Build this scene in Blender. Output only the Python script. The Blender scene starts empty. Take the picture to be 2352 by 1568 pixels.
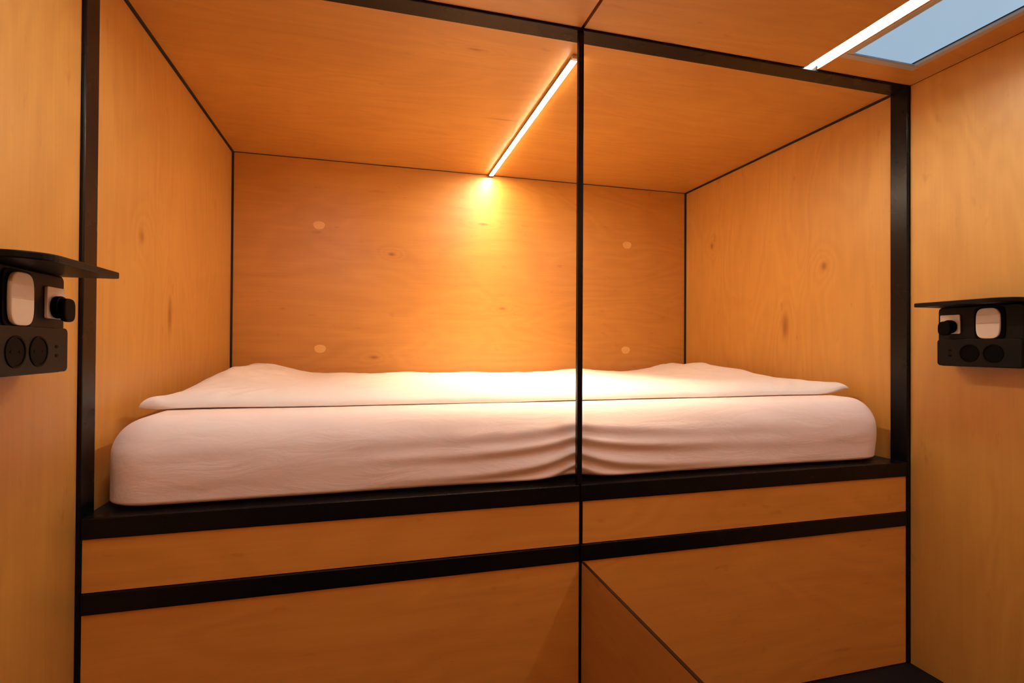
import bpy, bmesh, math, random
import numpy as np
from mathutils import Matrix, Vector, noise

random.seed(4)
S = bpy.context.scene
COL = S.collection

# ------------------------------------------------------------------ camera
CX, CY, CZ = 0.5303, -1.1728, 0.9125
YAW, PITCH, ROLL, FPX = -0.2653, 0.0080, 0.0058, 1207.4
c_, s_ = math.cos(YAW), math.sin(YAW)
fx_, rx_, up_ = Vector((-s_, c_, 0)), Vector((c_, s_, 0)), Vector((0, 0, 1))
F_ = fx_ * math.cos(PITCH) + up_ * math.sin(PITCH)
U_ = up_ * math.cos(PITCH) - fx_ * math.sin(PITCH)
R_ = rx_ * math.cos(ROLL) + U_ * math.sin(ROLL)
U2_ = U_ * math.cos(ROLL) - rx_ * math.sin(ROLL)
cam = bpy.data.cameras.new('camera')
cam.sensor_width = 36.0
cam.lens = FPX / 2352 * 36.0
cam.clip_start = 0.02
camo = bpy.data.objects.new('camera', cam)
M3 = Matrix((R_, U2_, -F_)).transposed().to_4x4()
M3.translation = (CX, CY, CZ)
camo.matrix_world = M3
COL.objects.link(camo)
S.camera = camo

# ------------------------------------------------------------------ world, exposure
S.view_settings.view_transform = 'Standard'
S.view_settings.look = 'None'
S.view_settings.gamma = 1.0
S.view_settings.exposure = 0.08
S.view_settings.use_curve_mapping = False
S.cycles.use_denoising = True
S.cycles.max_bounces = 14
S.cycles.diffuse_bounces = 8
S.cycles.glossy_bounces = 6
S.cycles.caustics_reflective = True
S.cycles.sample_clamp_indirect = 8.0

w = bpy.data.worlds.new('sky')
w.use_nodes = True
S.world = w
wn, wl = w.node_tree.nodes, w.node_tree.links
bg = wn['Background']
tc = wn.new('ShaderNodeTexCoord')
nz = wn.new('ShaderNodeTexNoise')
nz.inputs['Scale'].default_value = 2.2
nz.inputs['Detail'].default_value = 4
wl.new(tc.outputs['Generated'], nz.inputs['Vector'])
cr = wn.new('ShaderNodeValToRGB')
cr.color_ramp.elements[0].position = 0.3
cr.color_ramp.elements[0].color = (0.33, 0.45, 0.57, 1)
cr.color_ramp.elements[1].position = 0.75
cr.color_ramp.elements[1].color = (0.44, 0.55, 0.68, 1)
wl.new(nz.outputs['Fac'], cr.inputs['Fac'])
wl.new(cr.outputs['Color'], bg.inputs['Color'])
bg.inputs['Strength'].default_value = 1.0

ROOM_LED_R = ((0.86, 0.98, 1.0), 54.0)
ROOM_LED_L = ((0.84, 0.98, 1.0), 54.0)        # lamp colour, strength
ALCOVE_LED = ((1.0, 0.77, 0.50), 186.0)
REAR_FILL = ((1.0, 0.60, 0.30), 84.0)  # fill light added behind the viewer
ALCOVE_BEAM = 6.6                            # watts of the lensed, downward part of the alcove lamp

# ------------------------------------------------------------------ dimensions
W, D, H = 2.05, 1.128, 1.678
XC = 1.0205
YF = -2.25            # wall behind the viewer
TH = 0.018            # plywood
ZR1, ZR2 = 0.5805, 0.4372


# ------------------------------------------------------------------ helpers
def mat(name):
    m = bpy.data.materials.new(name)
    m.use_nodes = True
    nt = m.node_tree
    return m, nt.nodes, nt.links, nt.nodes['Principled BSDF']


def plain(name, col, rough=0.5, metal=0.0, bump=0.0, bscale=200.0, coat=0.0, spec=0.5):
    m, n, l, b = mat(name)
    b.inputs['Specular IOR Level'].default_value = spec
    b.inputs['Base Color'].default_value = (*col, 1)
    b.inputs['Roughness'].default_value = rough
    b.inputs['Metallic'].default_value = metal
    b.inputs['Coat Weight'].default_value = coat
    t = n.new('ShaderNodeTexCoord')
    z = n.new('ShaderNodeTexNoise')
    z.inputs['Scale'].default_value = bscale
    z.inputs['Detail'].default_value = 3
    l.new(t.outputs['Object'], z.inputs['Vector'])
    mr = n.new('ShaderNodeMapRange')
    mr.inputs['To Min'].default_value = max(0.02, rough - 0.02)
    mr.inputs['To Max'].default_value = rough + 0.02
    l.new(z.outputs['Fac'], mr.inputs['Value'])
    l.new(mr.outputs['Result'], b.inputs['Roughness'])
    if bump:
        bp = n.new('ShaderNodeBump')
        bp.inputs['Strength'].default_value = bump
        bp.inputs['Distance'].default_value = 0.001
        l.new(z.outputs['Fac'], bp.inputs['Height'])
        l.new(bp.outputs['Normal'], b.inputs['Normal'])
    return m


def emit(name, col, strength):
    m, n, l, b = mat(name)
    n.remove(b)
    e = n.new('ShaderNodeEmission')
    e.inputs['Color'].default_value = (*col, 1)
    e.inputs['Strength'].default_value = strength
    l.new(e.outputs[0], n['Material Output'].inputs['Surface'])
    return m


def math_node(n, l, op, a, b=None, c=None, clamp=False):
    k = n.new('ShaderNodeMath')
    k.operation = op
    k.use_clamp = clamp
    for i, v in enumerate((a, b, c)):
        if v is None:
            continue
        if isinstance(v, (int, float)):
            k.inputs[i].default_value = v
        else:
            l.new(v, k.inputs[i])
    return k.outputs[0]


def wood(name, along, across, light=(0.635, 0.290, 0.051), dark=(0.41, 0.150, 0.021), knots=(), patches=(),
         seed=0.0, rough=0.42, spec=0.45, coat=(0.4, 0.38)):
    """birch plywood: 'along' / 'across' are the axis indexes of the grain; knots = (across, along, ra, rl)"""
    m, n, l, b = mat(name)
    t = n.new('ShaderNodeTexCoord')
    sp = n.new('ShaderNodeSeparateXYZ')
    l.new(t.outputs['Object'], sp.inputs[0])
    A, U = sp.outputs[along], sp.outputs[across]

    def comb(a, u, z):
        k = n.new('ShaderNodeCombineXYZ')
        for i, v in enumerate((a, u, z)):
            if isinstance(v, (int, float)):
                k.inputs[i].default_value = v
            else:
                l.new(v, k.inputs[i])
        return k.outputs[0]

    def nse(vec, sc, det=3.0, dist=0.0, rgh=0.5):
        k = n.new('ShaderNodeTexNoise')
        k.inputs['Scale'].default_value = sc
        k.inputs['Detail'].default_value = det
        k.inputs['Roughness'].default_value = rgh
        k.inputs['Distortion'].default_value = dist
        l.new(vec, k.inputs['Vector'])
        return k.outputs['Fac']
    mul = lambda x, y: math_node(n, l, 'MULTIPLY', x, y)
    add = lambda x, y: math_node(n, l, 'ADD', x, y)
    sub = lambda x, y: math_node(n, l, 'SUBTRACT', x, y)
    # cathedral figure
    base = nse(comb(mul(A, 0.9), mul(U, 3.2), seed), 1.3, 2.0, 0.5)
    kn = None
    for (ku, ka, ru, ra) in knots:
        du = math_node(n, l, 'DIVIDE', sub(U, ku), ru)
        da = math_node(n, l, 'DIVIDE', sub(A, ka), ra)
        d2 = add(mul(du, du), mul(da, da))
        g = math_node(n, l, 'POWER', 2.718, mul(d2, -1.0))
        g2 = math_node(n, l, 'POWER', 2.718, mul(d2, -0.06))
        base = add(base, mul(g2, 0.22))
        kn = g if kn is None else math_node(n, l, 'MAXIMUM', kn, g)
    rings = math_node(n, l, 'SINE', mul(base, 70.0))
    rings = add(mul(rings, 0.5), 0.5)
    fibre = nse(comb(mul(A, 3.0), mul(U, 90.0), seed + 3), 1.6, 4.0)
    streak = nse(comb(mul(A, 1.2), mul(U, 14.0), seed + 7), 2.0, 4.0, 0.6)
    blotch = nse(comb(mul(A, 1.6), mul(U, 2.2), seed + 5), 1.5, 3.0)
    fleck = nse(comb(mul(A, 10.0), mul(U, 22.0), seed + 9), 1.7, 2.0)
    fleck = math_node(n, l, 'SMOOTH_MIN', math_node(n, l, 'MULTIPLY', math_node(n, l, 'MAXIMUM', sub(fleck, 0.68), 0.0), 3.0), 0.5, 0.05)
    f = add(mul(rings, 0.13), mul(fibre, 0.26))
    f = add(f, mul(streak, 0.36))
    f = add(f, mul(blotch, 0.55))
    f = add(f, fleck)
    f = sub(f, 0.235)
    if kn is not None:
        f = add(f, mul(kn, 1.15))
    r = n.new('ShaderNodeValToRGB')
    f = mul(f, 0.5)
    r.color_ramp.elements[0].position = 0.025
    r.color_ramp.elements[0].color = (*light, 1)
    r.color_ramp.elements[1].position = 0.475
    r.color_ramp.elements[1].color = (*dark, 1)
    e3 = r.color_ramp.elements.new(0.95)
    e3.color = (dark[0] * 0.5, dark[1] * 0.42, dark[2] * 0.4, 1)
    l.new(f, r.inputs['Fac'])
    l.new(r.outputs['Color'], b.inputs['Base Color'])
    rg = n.new('ShaderNodeMapRange')
    rg.inputs['To Min'].default_value = rough - 0.06
    rg.inputs['To Max'].default_value = rough + 0.08
    l.new(fibre, rg.inputs['Value'])
    l.new(rg.outputs['Result'], b.inputs['Roughness'])
    b.inputs['Specular IOR Level'].default_value = spec
    b.inputs['Coat Weight'].default_value = coat[0]
    b.inputs['Coat Roughness'].default_value = coat[1]
    bp = n.new('ShaderNodeBump')
    bp.inputs['Strength'].default_value = 0.12
    bp.inputs['Distance'].default_value = 0.0006
    l.new(fibre, bp.inputs['Height'])
    l.new(bp.outputs['Normal'], b.inputs['Normal'])
    return m


def box(bm, lo, hi, bev=0.0, seg=2):
    x0, y0, z0 = lo
    x1, y1, z1 = hi
    v = [bm.verts.new(p) for p in ((x0, y0, z0), (x1, y0, z0), (x1, y1, z0), (x0, y1, z0),
                                   (x0, y0, z1), (x1, y0, z1), (x1, y1, z1), (x0, y1, z1))]
    fs = [bm.faces.new([v[i] for i in q]) for q in
          ((0, 3, 2, 1), (4, 5, 6, 7), (0, 1, 5, 4), (1, 2, 6, 5), (2, 3, 7, 6), (3, 0, 4, 7))]
    if bev:
        es = list({e for f in fs for e in f.edges})
        bmesh.ops.bevel(bm, geom=es, offset=bev, segments=seg, profile=0.5, affect='EDGES')


def prism(bm, pts, fn, d0, d1):
    """closed outline pts (2-D) extruded from d0 to d1; fn(a, b, d) gives the 3-D point"""
    lo = [bm.verts.new(fn(a, b, d0)) for a, b in pts]
    hi = [bm.verts.new(fn(a, b, d1)) for a, b in pts]
    bm.faces.new(lo)
    bm.faces.new(hi)
    k = len(pts)
    for i in range(k):
        bm.faces.new((lo[i], lo[(i + 1) % k], hi[(i + 1) % k], hi[i]))


def obj(name, bm, m, parent=None, smooth=False, label=None):
    bmesh.ops.recalc_face_normals(bm, faces=bm.faces[:])
    me = bpy.data.meshes.new(name)
    bm.to_mesh(me)
    bm.free()
    if m:
        me.materials.append(m)
    if smooth:
        me.polygons.foreach_set('use_smooth', [True] * len(me.polygons))
    o = bpy.data.objects.new(name, me)
    COL.objects.link(o)
    if parent:
        o.parent = parent
        o.matrix_parent_inverse = Matrix.Translation(-Vector(parent.location))
    if label:
        o['label'] = label
    return o


def bx(name, lo, hi, m, parent=None, bev=0.0, label=None, seg=2):
    bm = bmesh.new()
    box(bm, lo, hi, bev, seg)
    return obj(name, bm, m, parent, False, label)


def tag(o, label, cat, group=None):
    o['label'] = label
    o['category'] = cat
    if group:
        o['group'] = group
    return o


def thing(name, label, cat, loc=(0, 0, 0), group=None):
    o = bpy.data.objects.new(name, None)
    o.empty_display_size = 0.05
    o.location = loc
    COL.objects.link(o)
    return tag(o, label, cat, group)


def struct(o, label=None):
    o['kind'] = 'structure'
    if label:
        o['label'] = label
    return o


# ------------------------------------------------------------------ materials
steel = plain('black_steel', (0.004, 0.004, 0.005), 0.27, 0.0, 0.0, 18, spec=0.22)
gapblack = plain('black_gap', (0.006, 0.005, 0.005), 0.7)
floor_m = plain('black_rubber', (0.005, 0.005, 0.006), 0.6, 0.0, 0.3, 420, spec=0.2)
blackplastic = plain('black_plastic', (0.004, 0.0035, 0.004), 0.45, 0.0, 0.08, 500, spec=0.14)
darkplastic = plain('socket_black', (0.0012, 0.0012, 0.0015), 0.5, spec=0.05)
whiteplastic = plain('white_plastic', (0.78, 0.75, 0.72), 0.35)
alu = plain('grey_aluminium', (0.42, 0.42, 0.41), 0.4, 0.3)
glass_m, gn, gl, gb = mat('skylight_glass')
gb.inputs['Base Color'].default_value = (0.95, 0.97, 0.98, 1)
gb.inputs['Transmission Weight'].default_value = 1.0
gb.inputs['Roughness'].default_value = 0.0
gb.inputs['IOR'].default_value = 1.02

WALL = dict(light=(0.640, 0.325, 0.066), dark=(0.42, 0.172, 0.028))
wood_wall_l = wood('birch_left', 2, 1, **WALL, knots=[(0.471, 0.988, 0.013, 0.042), (0.281, 1.170, 0.012, 0.016)], seed=1.3)
wood_wall_r = wood('birch_right', 2, 1, **WALL, knots=[(0.477, 0.990, 0.014, 0.042), (0.300, 1.195, 0.012, 0.014),
                                              (0.919, 1.376, 0.010, 0.012)], seed=1.3)
wood_back = wood('birch_back', 0, 2, knots=[(1.30, 0.62, 0.006, 0.012), (1.08, 1.11, 0.005, 0.014), (1.455, 1.02, 0.005, 0.02),
                                            (0.86, 0.55, 0.006, 0.016)], seed=4.1, coat=(0.6, 0.38))
wood_ceil = wood('birch_ceiling', 0, 1, light=(0.59, 0.270, 0.045), dark=(0.38, 0.138, 0.019), knots=[(0.55, 0.96, 0.004, 0.05), (0.16, 0.79, 0.005, 0.02)], seed=6.2)
wood_front = wood('birch_front', 0, 2, light=(0.74, 0.335, 0.060), dark=(0.49, 0.180, 0.027), seed=8.4)
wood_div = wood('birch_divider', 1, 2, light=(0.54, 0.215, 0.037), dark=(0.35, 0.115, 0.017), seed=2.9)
wood_plug = wood('birch_plug', 0, 2, light=(0.80, 0.45, 0.15), dark=(0.64, 0.32, 0.09), seed=3.3)

# ------------------------------------------------------------------ setting
bm = bmesh.new(); box(bm, (-0.10, YF - 0.1, -0.05), (W + 0.10, D + 0.10, 0.0))
struct(obj('floor', bm, floor_m), 'black floor in front of the bunk')

for side, x0, x1, wm, lab in (('left', -TH, 0.0, wood_wall_l, 'birch plywood wall at the left end of the bunk'),
                              ('right', W, W + TH, wood_wall_r, 'birch plywood wall at the right end of the bunk')):
    bm = bmesh.new()
    box(bm, (x0, YF, 0.001), (x1, -0.0015, H - 0.001))
    box(bm, (x0, 0.0545, 0.001), (x1, D - 0.007, H - 0.006))
    struct(obj('wall_' + side, bm, wm), lab)

bm = bmesh.new(); box(bm, (0.007, D, 0.001), (W - 0.007, D + TH, H - 0.003))
wb = struct(obj('wall_back', bm, wood_back), 'birch plywood back wall of the bunk')
for x, z in ((0.327, 1.405), (0.335, 0.895), (1.728, 1.401), (1.723, 0.894)):
    bm = bmesh.new()
    pts = [(x + 0.0225 * math.cos(a) * (1 + 0.05 * math.sin(3 * a)), z + 0.0175 * math.sin(a) * (1 + 0.05 * math.cos(2 * a)))
           for a in [2 * math.pi * i / 36 for i in range(36)]]
    prism(bm, pts, lambda a, b, d: (a, d, b), D - 0.0008, D + 0.004)
    obj('wood_plug', bm, wood_plug, wb, label='pale round plug set in the plywood')

bm = bmesh.new(); box(bm, (-TH, YF - TH, 0.001), (W + TH, YF - 0.001, H))
struct(obj('wall_front', bm, wood_front), 'birch plywood wall opposite the bunk')

# ceiling panels: alcove, left room panel, right room panel with a lamp slot and a skylight opening
SX0, SX1, SY0, SY1 = 1.722, 1.973, -0.92, -0.066
LX0, LX1, LY0, LY1 = 1.675, 1.715, -0.90, -0.0015
KX0, KX1 = 0.335, 0.375
bm = bmesh.new()
box(bm, (0.006, 0.0545, H), (W - 0.006, D + 0.004, H + TH))
box(bm, (0.001, YF, H), (KX0, -0.0015, H + TH))
box(bm, (KX0, YF, H), (KX1, LY0, H + TH))
box(bm, (KX1, YF, H), (XC - 0.004, -0.0015, H + TH))
box(bm, (XC + 0.004, YF, H), (LX0, -0.0015, H + TH))
box(bm, (LX0, YF, H), (LX1, LY0, H + TH))
box(bm, (LX1, YF, H), (SX0, -0.0015, H + TH))
box(bm, (SX0, SY1, H), (SX1, -0.0015, H + TH))
box(bm, (SX0, YF, H), (SX1, SY0, H + TH))
box(bm, (SX1, YF, H), (W - 0.001, -0.0015, H + TH))
struct(obj('ceiling', bm, wood_ceil), 'birch plywood ceiling panels above bunk and room')

# black backing that shows in the joints
bm = bmesh.new()
box(bm, (-0.09, YF - TH, H + TH + 0.001), (SX0 - 0.030, D + 0.09, H + TH + 0.02))
box(bm, (SX1 + 0.030, YF - TH, H + TH + 0.001), (W + 0.09, D + 0.09, H + TH + 0.02))
box(bm, (SX0 - 0.030, SY1 + 0.030, H + TH + 0.001), (SX1 + 0.030, D + 0.09, H + TH + 0.02))
box(bm, (SX0 - 0.030, YF - TH, H + TH + 0.001), (SX1 + 0.030, SY0 - 0.030, H + TH + 0.02))
struct(obj('trim_1', bm, gapblack), 'black joint backing above the ceiling panels')
k = 2
for lo, hi in (((-0.03, YF, 0.0), (-TH - 0.001, D + 0.03, H + TH)), ((W + TH + 0.001, YF, 0.0), (W + 0.03, D + 0.03, H + TH)),
               ((-0.03, D + TH + 0.001, 0.0), (W + 0.03, D + 0.04, H + TH)),
               ((-TH, D - 0.0065, 0.58), (0.0065, D + TH, H - 0.004)), ((W - 0.0065, D - 0.0065, 0.58), (W + TH, D + TH, H - 0.004)),
               ((-TH, 0.0545, H - 0.0055), (0.0055, D + TH, H + TH)), ((W - 0.0055, 0.0545, H - 0.0055), (W + TH, D + TH, H + TH)),
               ((0.006, D - 0.0008, H - 0.003), (W - 0.006, D + 0.002, H - 0.0003))):
    struct(bx('trim_%d' % k, lo, hi, gapblack)); k += 1

# skylight
bm = bmesh.new()
ZG = H - 0.024
fw = 0.020
for lo, hi in (((SX0, SY1 - fw, H - 0.001), (SX1, SY1 - 0.0005, ZG + 0.03)), ((SX0, SY0 + 0.0005, H - 0.001), (SX1, SY0 + fw, ZG + 0.03)),
               ((SX0 + 0.0005, SY0 + fw, H - 0.001), (SX0 + fw, SY1 - fw, ZG + 0.03)), ((SX1 - fw, SY0 + fw, H - 0.001), (SX1 - 0.0005, SY1 - fw, ZG + 0.03))):
    box(bm, lo, hi, 0.0015)
win = struct(obj('window_1', bm, alu), 'narrow skylight in the right ceiling panel')
bx('pane', (SX0 + fw - 0.003, SY0 + fw - 0.003, H + 0.001), (SX1 - fw + 0.003, SY1 - fw + 0.003, H + 0.005), glass_m, win)

# ------------------------------------------------------------------ lamps
for x0, x1, lm, lab in ((LX0, LX1, ROOM_LED_R, 'long white LED strip lamp recessed in the ceiling beside the skylight'),
                    (KX0, KX1, ROOM_LED_L, 'long white LED strip lamp recessed in the ceiling near the left wall')):
    led = thing('led_strip', lab, 'lamp', ((x0 + x1) / 2, -0.45, H + 0.006), 'ceiling lamps of the room')
    bx('diffuser', (x0 + 0.002, LY0 + 0.004, H + 0.0085), (x1 - 0.002, LY1 - 0.001, H + 0.011), emit('room_led', *lm), led)
    bx('housing', (x0 + 0.0005, LY0 + 0.001, H + 0.0115), (x1 - 0.0005, LY1, H + 0.0175), alu, led)

led = thing('led_strip', 'unseen warm fill strip added on the ceiling along the wall opposite the bunk', 'lamp', (XC, -2.0, H - 0.006))  # added out of view, only to brighten the bunk front and sheet
bx('diffuser', (0.30, -2.013, H - 0.008), (1.74, -1.987, H - 0.005), emit('rear_fill', *REAR_FILL), led)
bx('housing', (0.298, -2.015, H - 0.0048), (1.742, -1.985, H - 0.0005), alu, led)

led = thing('led_strip', 'slim warm LED strip lamp on the bunk ceiling above the mattress', 'lamp', (1.050, 0.6, H))
AX, AW = 1.0495, 0.009
bx('diffuser', (AX - AW + 0.001, 0.125, H - 0.0092), (AX + AW - 0.001, 1.108, H - 0.004), emit('alcove_led', *ALCOVE_LED), led)
bm = bmesh.new()
for lo, hi in (((AX - AW, 0.125, H - 0.008), (AX - AW + 0.0009, 1.108, H - 0.0005)), ((AX + AW - 0.0009, 0.125, H - 0.008), (AX + AW, 1.108, H - 0.0005)),
               ((AX - AW + 0.001, 0.125, H - 0.0035), (AX + AW - 0.001, 1.108, H - 0.0005))):
    box(bm, lo, hi)
obj('housing', bm, alu, led)
al = bpy.data.lights.new('lens_light', 'AREA')
al.shape = 'RECTANGLE'
al.size, al.size_y = 0.015, 0.98
al.spread = math.radians(72)
al.color = ALCOVE_LED[0]
al.energy = ALCOVE_BEAM
ao = bpy.data.objects.new('lens_light', al)
COL.objects.link(ao)
ao.parent = led
ao.location = (AX - 1.050, 0.6165 - 0.6, -0.0094)
bx('end_cap', (AX - 0.0105, 1.108, H - 0.0105), (AX + 0.0105, 1.122, H - 0.0005), gapblack, led, 0.001, 'black end cap')
bx('end_cap', (AX - 0.0095, 0.112, H - 0.0105), (AX + 0.0095, 0.1245, H - 0.0005), whiteplastic, led, 0.001, 'white end cap')

# ------------------------------------------------------------------ bunk frame
bunk = thing('bunk_frame', 'black steel bunk frame with plywood front panels', 'bunk bed', (XC, 0.0, 0.0))
PL, PR = 0.007, W - 0.010
bx('post', (-0.028, 0.0, 0.001), (PL, 0.053, H + 0.010), steel, bunk, 0.0025)
bx('post', (PR, 0.0, 0.001), (W + 0.028, 0.053, H + 0.010), steel, bunk, 0.0025)
bx('top_beam', (PL + 0.0005, 0.0, H - 0.006), (W - 0.0105, 0.053, H + 0.016), steel, bunk, 0.002)
bx('centre_post', (XC - 0.0075, 0.002, ZR1 + 0.0005), (XC + 0.0055, 0.016, H - 0.0065), steel, bunk, 0.0015)
for nm, zt in (('upper_rail', ZR1), ('lower_rail', ZR2)):
    for x0, x1 in ((PL + 0.0005, XC - 0.001), (XC + 0.0015, PR - 0.0005)):
        bx(nm, (x0, 0.0, zt - 0.040), (x1, 0.046, zt), steel, bunk, 0.002)
CB0, CB1 = XC - 0.0005, XC + 0.0075
for nm, z0, z1 in (('fascia_panel', ZR2 + 0.001, ZR1 - 0.041), ('base_panel', 0.002, ZR2 - 0.041)):
    for x0, x1 in ((PL + 0.001, CB0 - 0.0005), (CB1 + 0.0005, PR - 0.001)):
        bx(nm, (x0, 0.004, z0), (x1, 0.019, z1), wood_front, bunk, 0.0008, 'birch plywood panel')
bx('joint_strip', (CB0, 0.003, ZR2 + 0.001), (CB1, 0.018, ZR1 - 0.041), steel, bunk, 0.001)
bx('joint_strip', (CB0, 0.003, 0.002), (CB1, 0.018, ZR2 - 0.041), steel, bunk, 0.001)
bx('platform', (0.002, 0.0465, ZR1 - 0.022), (W - 0.002, D - 0.012, ZR1 - 0.002), gapblack, bunk)

# low divider standing at right angles to the bunk
dv = thing('divider_panel', 'low thin plywood divider standing at right angles to the bunk front', 'divider', (XC + 0.007, -0.45, 0.0))
DX0, DX1 = CB1 - 0.003, CB1 + 0.0035
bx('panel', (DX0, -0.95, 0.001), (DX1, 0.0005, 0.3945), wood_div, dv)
bx('edge_band', (DX0, -0.95, 0.3948), (DX1, 0.0005, 0.3962), plain('brown_edge', (0.03, 0.011, 0.004), 0.7, spec=0.04), dv, label='dark brown top edge')


# ------------------------------------------------------------------ mattress
def sstep(a, b, x):
    t = np.clip((x - a) / (b - a), 0, 1)
    return t * t * (3 - 2 * t)


def vnoise(P, sc, seed):
    out = np.empty(len(P))
    for i, p in enumerate(P):
        out[i] = noise.noise(Vector((p[0] * sc[0] + seed, p[1] * sc[1], p[2] * sc[2])))
    return out


def lattice(xs, ys, zs):
    """surface of a box lattice: unit coords verts, quad faces"""
    nx, ny, nz_ = len(xs), len(ys), len(zs)
    idx, V, Fc = {}, [], []

    def vid(i, j, k):
        q = (i, j, k)
        if q not in idx:
            idx[q] = len(V)
            V.append((xs[i], ys[j], zs[k]))
        return idx[q]
    for i in range(nx - 1):
        for j in range(ny - 1):
            for k, flip in ((0, True), (nz_ - 1, False)):
                q = [vid(i, j, k), vid(i + 1, j, k), vid(i + 1, j + 1, k), vid(i, j + 1, k)]
                Fc.append(q[::-1] if flip else q)
    for i in range(nx - 1):
        for k in range(nz_ - 1):
            for j, flip in ((0, False), (ny - 1, True)):
                q = [vid(i, j, k), vid(i + 1, j, k), vid(i + 1, j, k + 1), vid(i, j, k + 1)]
                Fc.append(q[::-1] if flip else q)
    for j in range(ny - 1):
        for k in range(nz_ - 1):
            for i, flip in ((0, True), (nx - 1, False)):
                q = [vid(i, j, k), vid(i, j + 1, k), vid(i, j + 1, k + 1), vid(i, j, k + 1)]
                Fc.append(q[::-1] if flip else q)
    return np.array(V), Fc


def mesh_obj(name, V, Fc, m):
    me = bpy.data.meshes.new(name)
    me.from_pydata([tuple(v) for v in V], [], Fc)
    me.materials.append(m)
    me.polygons.foreach_set('use_smooth', [True] * len(me.polygons))
    o = bpy.data.objects.new(name, me)
    COL.objects.link(o)
    return o


def cloth(name, col):
    m, n, l, b = mat(name)
    b.inputs['Base Color'].default_value = (*col, 1)
    b.inputs['Roughness'].default_value = 0.85
    b.inputs['Specular IOR Level'].default_value = 0.2
    b.inputs['Sheen Weight'].default_value = 0.1
    t = n.new('ShaderNodeTexCoord')
    mp = n.new('ShaderNodeMapping')
    mp.inputs['Scale'].default_value = (3.0, 9.0, 9.0)
    l.new(t.outputs['Object'], mp.inputs['Vector'])
    a = n.new('ShaderNodeTexNoise')
    a.inputs['Scale'].default_value = 2.2
    a.inputs['Detail'].default_value = 5
    a.inputs['Distortion'].default_value = 0.8
    l.new(mp.outputs[0], a.inputs['Vector'])
    f = n.new('ShaderNodeTexNoise')
    f.inputs['Scale'].default_value = 900
    l.new(t.outputs['Object'], f.inputs['Vector'])
    b1 = n.new('ShaderNodeBump')
    b1.inputs['Strength'].default_value = 0.35
    b1.inputs['Distance'].default_value = 0.008
    l.new(a.outputs['Fac'], b1.inputs['Height'])
    b2 = n.new('ShaderNodeBump')
    b2.inputs['Strength'].default_value = 0.15
    b2.inputs['Distance'].default_value = 0.0005
    l.new(f.outputs['Fac'], b2.inputs['Height'])
    l.new(b1.outputs['Normal'], b2.inputs['Normal'])
    l.new(b2.outputs['Normal'], b.inputs['Normal'])
    return m


sheet = cloth('white_cotton', (0.90, 0.73, 0.66))
quilt = cloth('white_quilt', (0.82, 0.73, 0.67))

X0, X1, Y0, Y1, Z0, Z1 = 0.021, 2.001, 0.033, D - 0.012, ZR1 + 0.0005, 0.762


def dens(a, b, n, centre=None, k=0.0):
    t = np.linspace(0, 1, n)
    t = t - 0.06 * np.sin(2 * np.pi * t) / 1.0        # denser at both ends
    return a + (b - a) * t


xs = np.unique(np.concatenate([dens(X0, X1, 150), np.linspace(XC - 0.35, XC + 0.35, 130)]))
ys = np.unique(np.concatenate([np.linspace(Y0, Y0 + 0.10, 14), np.linspace(Y0 + 0.12, Y1, 34)]))
zs = np.linspace(Z0, Z1, 56)
V, Fc = lattice(xs, ys, zs)
# rounding
rx, ry, rzt, rzb = 0.085, 0.060, 0.075, 0.014
x, y, z = V.T.copy()
cx_ = np.clip(x, X0 + rx, X1 - rx)
cy_ = np.clip(y, Y0 + ry, Y1 - ry)
rz = np.where(z > (Z0 + Z1) / 2, rzt, rzb)
cz_ = np.where(z > (Z0 + Z1) / 2, np.minimum(z, Z1 - rzt), np.maximum(z, Z0 + rzb))
e = np.stack([(x - cx_) / rx, (y - cy_) / ry, (z - cz_) / rz], 1)
mx = np.max(np.abs(e), axis=1, keepdims=True)
ln = np.linalg.norm(e, axis=1, keepdims=True)
e = np.where(ln > 1e-9, e * mx / np.maximum(ln, 1e-9), 0)
V = np.stack([cx_ + e[:, 0] * rx, cy_ + e[:, 1] * ry, cz_ + e[:, 2] * rz], 1)
x, y, z = V.T
wf = 1 - sstep(Y0 + 0.015, Y0 + 0.11, y)              # front face weight
dx = np.abs(x - XC)
dy = np.zeros(len(V))
near = np.exp(-(dx / 0.16) ** 1.4)
near2 = np.exp(-(dx / 0.30) ** 1.6)
# folds of the sheet drawn up to the centre post
for z0, amp, drop, wd, far, k in ((0.720, 0.0035, 0.020, 0.012, near2, 0.16), (0.692, 0.0065, 0.034, 0.011, near2, 0.13),
                                  (0.652, 0.0075, 0.045, 0.011, near2, 0.12), (0.618, 0.005, 0.030, 0.008, near, 0.06)):
    zc = z0 - drop * (1 - np.exp(-dx / k))
    dy -= amp * far * np.exp(-((z - zc) / wd) ** 2)
    dy += amp * 0.9 * far * np.exp(-((z - zc + wd * 1.9) / wd) ** 2)
dy += 0.010 * np.exp(-(dx / 0.05) ** 2) * sstep(Z1, 0.66, z)
dy -= 0.006 * np.exp(-((z - 0.665) / 0.06) ** 2)       # slight belly
nA = vnoise(V, (2.2, 1.0, 9.0), 3.1)
nB = vnoise(V, (6.0, 2.0, 26.0), 9.7)
dy += (0.0045 * nA + 0.0016 * nB)
V[:, 1] += dy * wf
# hem lifted beside the post, top edge gently uneven
low = 1 - sstep(Z0, Z0 + 0.10, z)
V[:, 2] += 0.007 * np.exp(-(dx / 0.06) ** 2) * low * wf
nC = vnoise(V, (3.0, 3.0, 1.0), 21.0)
top = sstep(0.70, 0.765, z)
V[:, 2] += (0.002 * nC + 0.0012 - 0.002 * np.exp(-(dx / 0.10) ** 2)) * top
V[:, 2] = np.maximum(V[:, 2], Z0)
V[:, 2] = np.where(V[:, 1] > 0.165, np.minimum(V[:, 2], 0.7606), V[:, 2])
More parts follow.
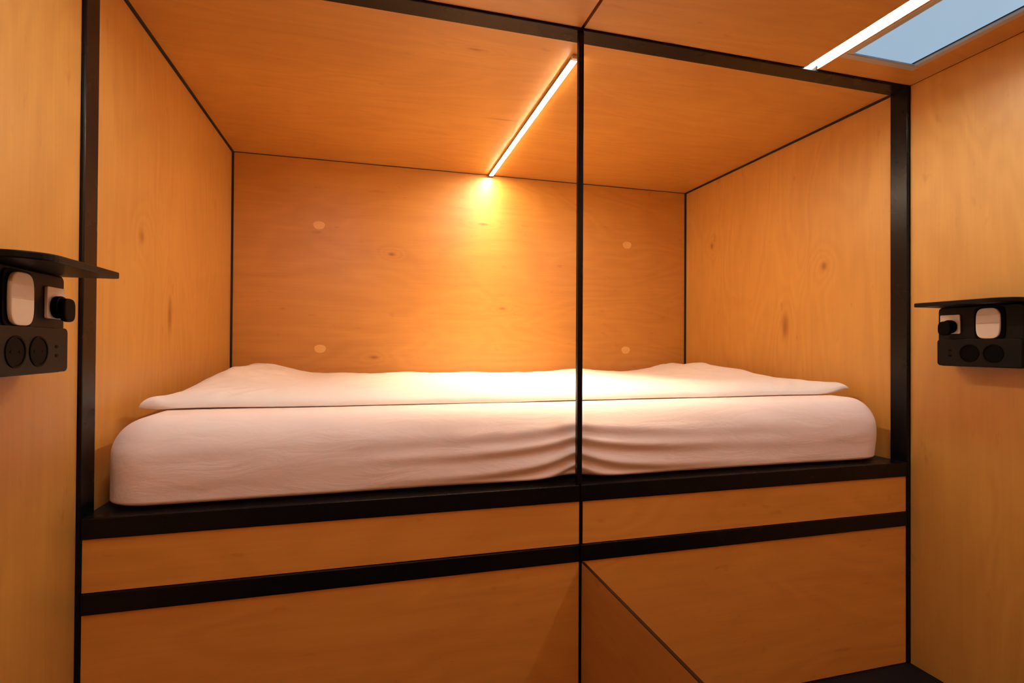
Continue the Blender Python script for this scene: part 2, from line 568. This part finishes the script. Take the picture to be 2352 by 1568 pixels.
# ends bulge a little unevenly
nD = vnoise(V, (1.0, 4.0, 9.0), 33.0)
ends = np.exp(-((x - X0) / 0.07) ** 2) - np.exp(-((x - X1) / 0.07) ** 2)
V[:, 0] += 0.006 * nD * ends
mt = mesh_obj('mattress', V, Fc, sheet)
tag(mt, 'thick mattress in a white fitted sheet lying on the bunk', 'mattress')

# ------------------------------------------------------------------ duvet
QX0, QX1, QY0, QY1, QZ = 0.034, 2.012, 0.175, D - 0.014, 0.7634
nx, ny = 240, 90
us = np.linspace(0, 1, nx)
us = us - 0.10 * np.sin(2 * np.pi * us) / 1.0
vs = np.linspace(0, 1, ny) ** 1.35
U, Vv = np.meshgrid(us, vs, indexing='ij')
# the front hem wanders, the two front corners stick out as ears
yhem = 0.012 * np.sin(U * 9.0 + 0.6) + 0.006 * np.sin(U * 23.0) + 0.018 * (np.exp(-((U - 0.5) / 0.06) ** 2))
PX = QX0 + (QX1 - QX0) * U
PY = QY0 + yhem * (1 - Vv) + (QY1 - QY0 - 0.0) * Vv
PX = PX + (0.022 * np.sin(np.clip(Vv, 0, 1) * math.pi) * (0.5 - U) * 2 * np.exp(-(np.minimum(U, 1 - U) / 0.05)))
d_front = PY - (QY0 + yhem * (1 - Vv))
d_end = np.minimum(PX - QX0, QX1 - PX)
fy = np.sqrt(np.clip(1 - (1 - np.clip(d_front / 0.10, 0, 1)) ** 2, 0, 1))
fb = np.sqrt(np.clip(1 - (1 - np.clip((QY1 - PY) / 0.05, 0, 1)) ** 2, 0, 1))
fe = np.sqrt(np.clip(1 - (1 - np.clip(d_end / 0.09, 0, 1)) ** 2, 0, 1))
endb = 1 - sstep(0.10, 0.34, PX) + sstep(1.70, 1.98, PX)
T = (0.032 + 0.040 * endb * sstep(0.20, 0.82, PY)) * fy * (0.25 + 0.75 * fb) * (0.12 + 0.88 * fe)
G = np.stack([PX.ravel(), PY.ravel(), np.zeros(nx * ny)], 1)
n1 = vnoise(G, (3.5, 5.0, 1), 2.0).reshape(nx, ny)
n2 = vnoise(G, (13.0, 9.0, 1), 5.5).reshape(nx, ny)
n3 = vnoise(G, (30.0, 16.0, 1), 8.5).reshape(nx, ny)
T = T * (1 + 0.16 * n1 + 0.12 * n2 + 0.05 * n3) + 0.003
# creases radiating from the front corners
crease = np.exp(-((d_end - 0.16) / 0.10) ** 2) * np.exp(-(d_front / 0.14) ** 2)
T += 0.0035 * crease * np.sin((PX - PY * 0.7) * 95.0) * fy
earL = np.exp(-((PX - QX0) / 0.045) ** 2) * np.exp(-((PY - QY0) / 0.060) ** 2)
earR = np.exp(-((PX - QX1) / 0.060) ** 2) * np.exp(-((PY - QY0) / 0.080) ** 2)
T += (0.021 * earL * (1 + 0.3 * n2) + 0.008 * earR) * np.sqrt(np.clip(d_end / 0.03, 0, 1))
lift = 0.004 * earL + 0.017 * earR
droop = 0.010 * np.exp(-(d_end / 0.04) ** 2)
BZ = QZ - 0.0 + lift - droop * (1 - np.clip(earL + earR, 0, 1)) + 0.003 * np.clip(n1, -0.0, 1) * np.exp(-(d_front / 0.05) ** 2)
# gentle rise beside the centre post at the back
T += 0.010 * np.exp(-((PX - 1.45) / 0.10) ** 2) * sstep(0.7, 1.05, PY) * fb
topv = np.stack([PX, PY, BZ + T], 2).reshape(-1, 3)
botv = np.stack([PX, PY, BZ], 2).reshape(-1, 3)
VV = np.concatenate([topv, botv])
N = nx * ny
F2 = []
for i in range(nx - 1):
    for j in range(ny - 1):
        a, b_, c2, d2 = i * ny + j, (i + 1) * ny + j, (i + 1) * ny + j + 1, i * ny + j + 1
        F2.append((a, b_, c2, d2))
        F2.append((N + d2, N + c2, N + b_, N + a))
for i in range(nx - 1):
    a, b_ = i * ny, (i + 1) * ny
    F2.append((a, N + a, N + b_, b_))
    a, b_ = i * ny + ny - 1, (i + 1) * ny + ny - 1
    F2.append((a, b_, N + b_, N + a))
for j in range(ny - 1):
    a, b_ = j, j + 1
    F2.append((a, b_, N + b_, N + a))
    a, b_ = (nx - 1) * ny + j, (nx - 1) * ny + j + 1
    F2.append((a, N + a, N + b_, b_))
dq = mesh_obj('duvet', VV, F2, quilt)
tag(dq, 'thin white duvet spread over the top of the mattress', 'duvet')


# ------------------------------------------------------------------ bedside consoles
def rrect(a0, a1, b0, b1, r, n=6):
    pts = []
    for cx, cy, s in ((a1 - r, b1 - r, 0), (a0 + r, b1 - r, 1), (a0 + r, b0 + r, 2), (a1 - r, b0 + r, 3)):
        for i in range(n + 1):
            t = (s + i / n) * math.pi / 2
            pts.append((cx + r * math.cos(t), cy + r * math.sin(t)))
    return pts


def superell(ca, cb, ra, rb, p=3.4, n=48):
    pts = []
    for i in range(n):
        t = 2 * math.pi * i / n
        c, s = math.cos(t), math.sin(t)
        pts.append((ca + ra * math.copysign(abs(c) ** (2 / p), c), cb + rb * math.copysign(abs(s) ** (2 / p), s)))
    return pts


def bevel_sharp(bm, off, seg=2):
    bmesh.ops.recalc_face_normals(bm, faces=bm.faces[:])
    es = [e for e in bm.edges if len(e.link_faces) == 2 and e.calc_face_angle(0) > 0.9]
    bmesh.ops.bevel(bm, geom=es, offset=off, segments=seg, profile=0.5, affect='EDGES')


def console(sgn, xw, yf, side):
    """yf = far edge (towards the bunk) of the box; a runs from the far edge towards the viewer, d away from the wall"""
    fn = lambda a, b, d: (xw + sgn * d, yf - a, b)
    root = thing('bedside_console', 'black wall box with a shelf, sockets and a white switch on the %s wall' % side, 'bedside console',
                 (xw, yf - 0.09, 0.866), 'bedside consoles')
    bm = bmesh.new()
    prism(bm, rrect(0.0, 0.192, 0.866, 1.0195, 0.010), fn, 0.0005, 0.054)
    bevel_sharp(bm, 0.003)
    obj('box', bm, blackplastic, root)
    # lower socket plate sits proud of the upper field
    bm = bmesh.new()
    prism(bm, rrect(0.0015, 0.1905, 0.8672, 0.936, 0.008), fn, 0.0542, 0.060)
    bevel_sharp(bm, 0.0015)
    plate = obj('socket_plate', bm, blackplastic, root)
    for ca in (0.079, 0.132):
        bm = bmesh.new()
        # recessed round socket: rim ring, well and two pin holes
        n = 40
        rings = [(0.0225, 0.0602), (0.0225, 0.0612), (0.0198, 0.0614), (0.0190, 0.0604), (0.0180, 0.0603)]
        prev = None
        for r, d in rings:
            cur = [bm.verts.new(fn(ca + r * math.cos(2 * math.pi * i / n), 0.900 + r * math.sin(2 * math.pi * i / n), d)) for i in range(n)]
            if prev:
                for i in range(n):
                    bm.faces.new((prev[i], prev[(i + 1) % n], cur[(i + 1) % n], cur[i]))
            prev = cur
        bm.faces.new(prev)
        so = obj('socket', bm, darkplastic, root)
        for da in (-0.0095, 0.0095):
            bm = bmesh.new()
            prism(bm, superell(ca + da, 0.900, 0.0026, 0.0026, 2, 16), fn, 0.0604, 0.0608)
            obj('pin_hole', bm, darkplastic, so)
    for cb in (0.907, 0.893):
        bm = bmesh.new()
        prism(bm, superell(0.0335, cb, 0.0034, 0.0026, 2.4, 20), fn, 0.0602, 0.0606)
        obj('indicator_hole', bm, darkplastic, root)
    # white rocker switch in a black surround
    bm = bmesh.new()
    prism(bm, superell(0.121, 0.9745, 0.0335, 0.0405, 6), fn, 0.0542, 0.0565)
    bevel_sharp(bm, 0.001)
    obj('switch_surround', bm, darkplastic, root)
    bm = bmesh.new()
    prism(bm, superell(0.121, 0.9740, 0.0262, 0.0375, 3.6), fn, 0.0567, 0.0625)
    bevel_sharp(bm, 0.002)
    sw = obj('light_switch', bm, whiteplastic, root, label='white rounded rocker switch')
    bm = bmesh.new()
    prism(bm, rrect(0.0962, 0.1458, 0.9738, 0.9743, 0.0002, 1), fn, 0.0626, 0.0628)
    obj('rocker_split', bm, alu, sw)
    # white square charging socket
    bm = bmesh.new()
    prism(bm, rrect(0.008, 0.056, 0.950, 0.999, 0.003), fn, 0.0542, 0.0585)
    bevel_sharp(bm, 0.001)
    obj('charging_socket', bm, whiteplastic, root, label='white square socket')
    # shelf, its near outer corner rounded
    bm = bmesh.new()
    out = [(-0.012, 0.001), (-0.012, 0.120), (-0.009, 0.126), (-0.004, 0.128)]
    a1, d1, r = 0.208, 0.128, 0.045
    for i in range(11):
        t = math.pi / 2 * i / 10
        out.append((a1 - r + r * math.sin(t), d1 - r + r * math.cos(t)))
    out.append((a1, 0.001))
    prism(bm, out, lambda a, d, b: fn(a, b, d), 1.0202, 1.0305)
    bevel_sharp(bm, 0.0018)
    obj('shelf', bm, blackplastic, root)
    # black plug pushed into the white socket: a thing of its own
    pl = thing('power_plug', 'small black plug pushed into the white square socket on the %s wall' % side, 'plug', fn(0.034, 0.970, 0.059),
               'plugs in the bedside consoles')
    bm = bmesh.new()
    prism(bm, superell(0.034, 0.968, 0.0175, 0.0175, 2.2, 40), fn, 0.0587, 0.068)
    bevel_sharp(bm, 0.002)
    obj('plug_body', bm, darkplastic, pl)
    bm = bmesh.new()
    prism(bm, superell(0.030, 0.964, 0.0165, 0.0185, 3.0, 40), fn, 0.0682, 0.0765)
    bevel_sharp(bm, 0.003)
    obj('plug_grip', bm, darkplastic, pl)


console(1, 0.0, -0.162, 'left')
console(-1, W, -0.117, 'right')
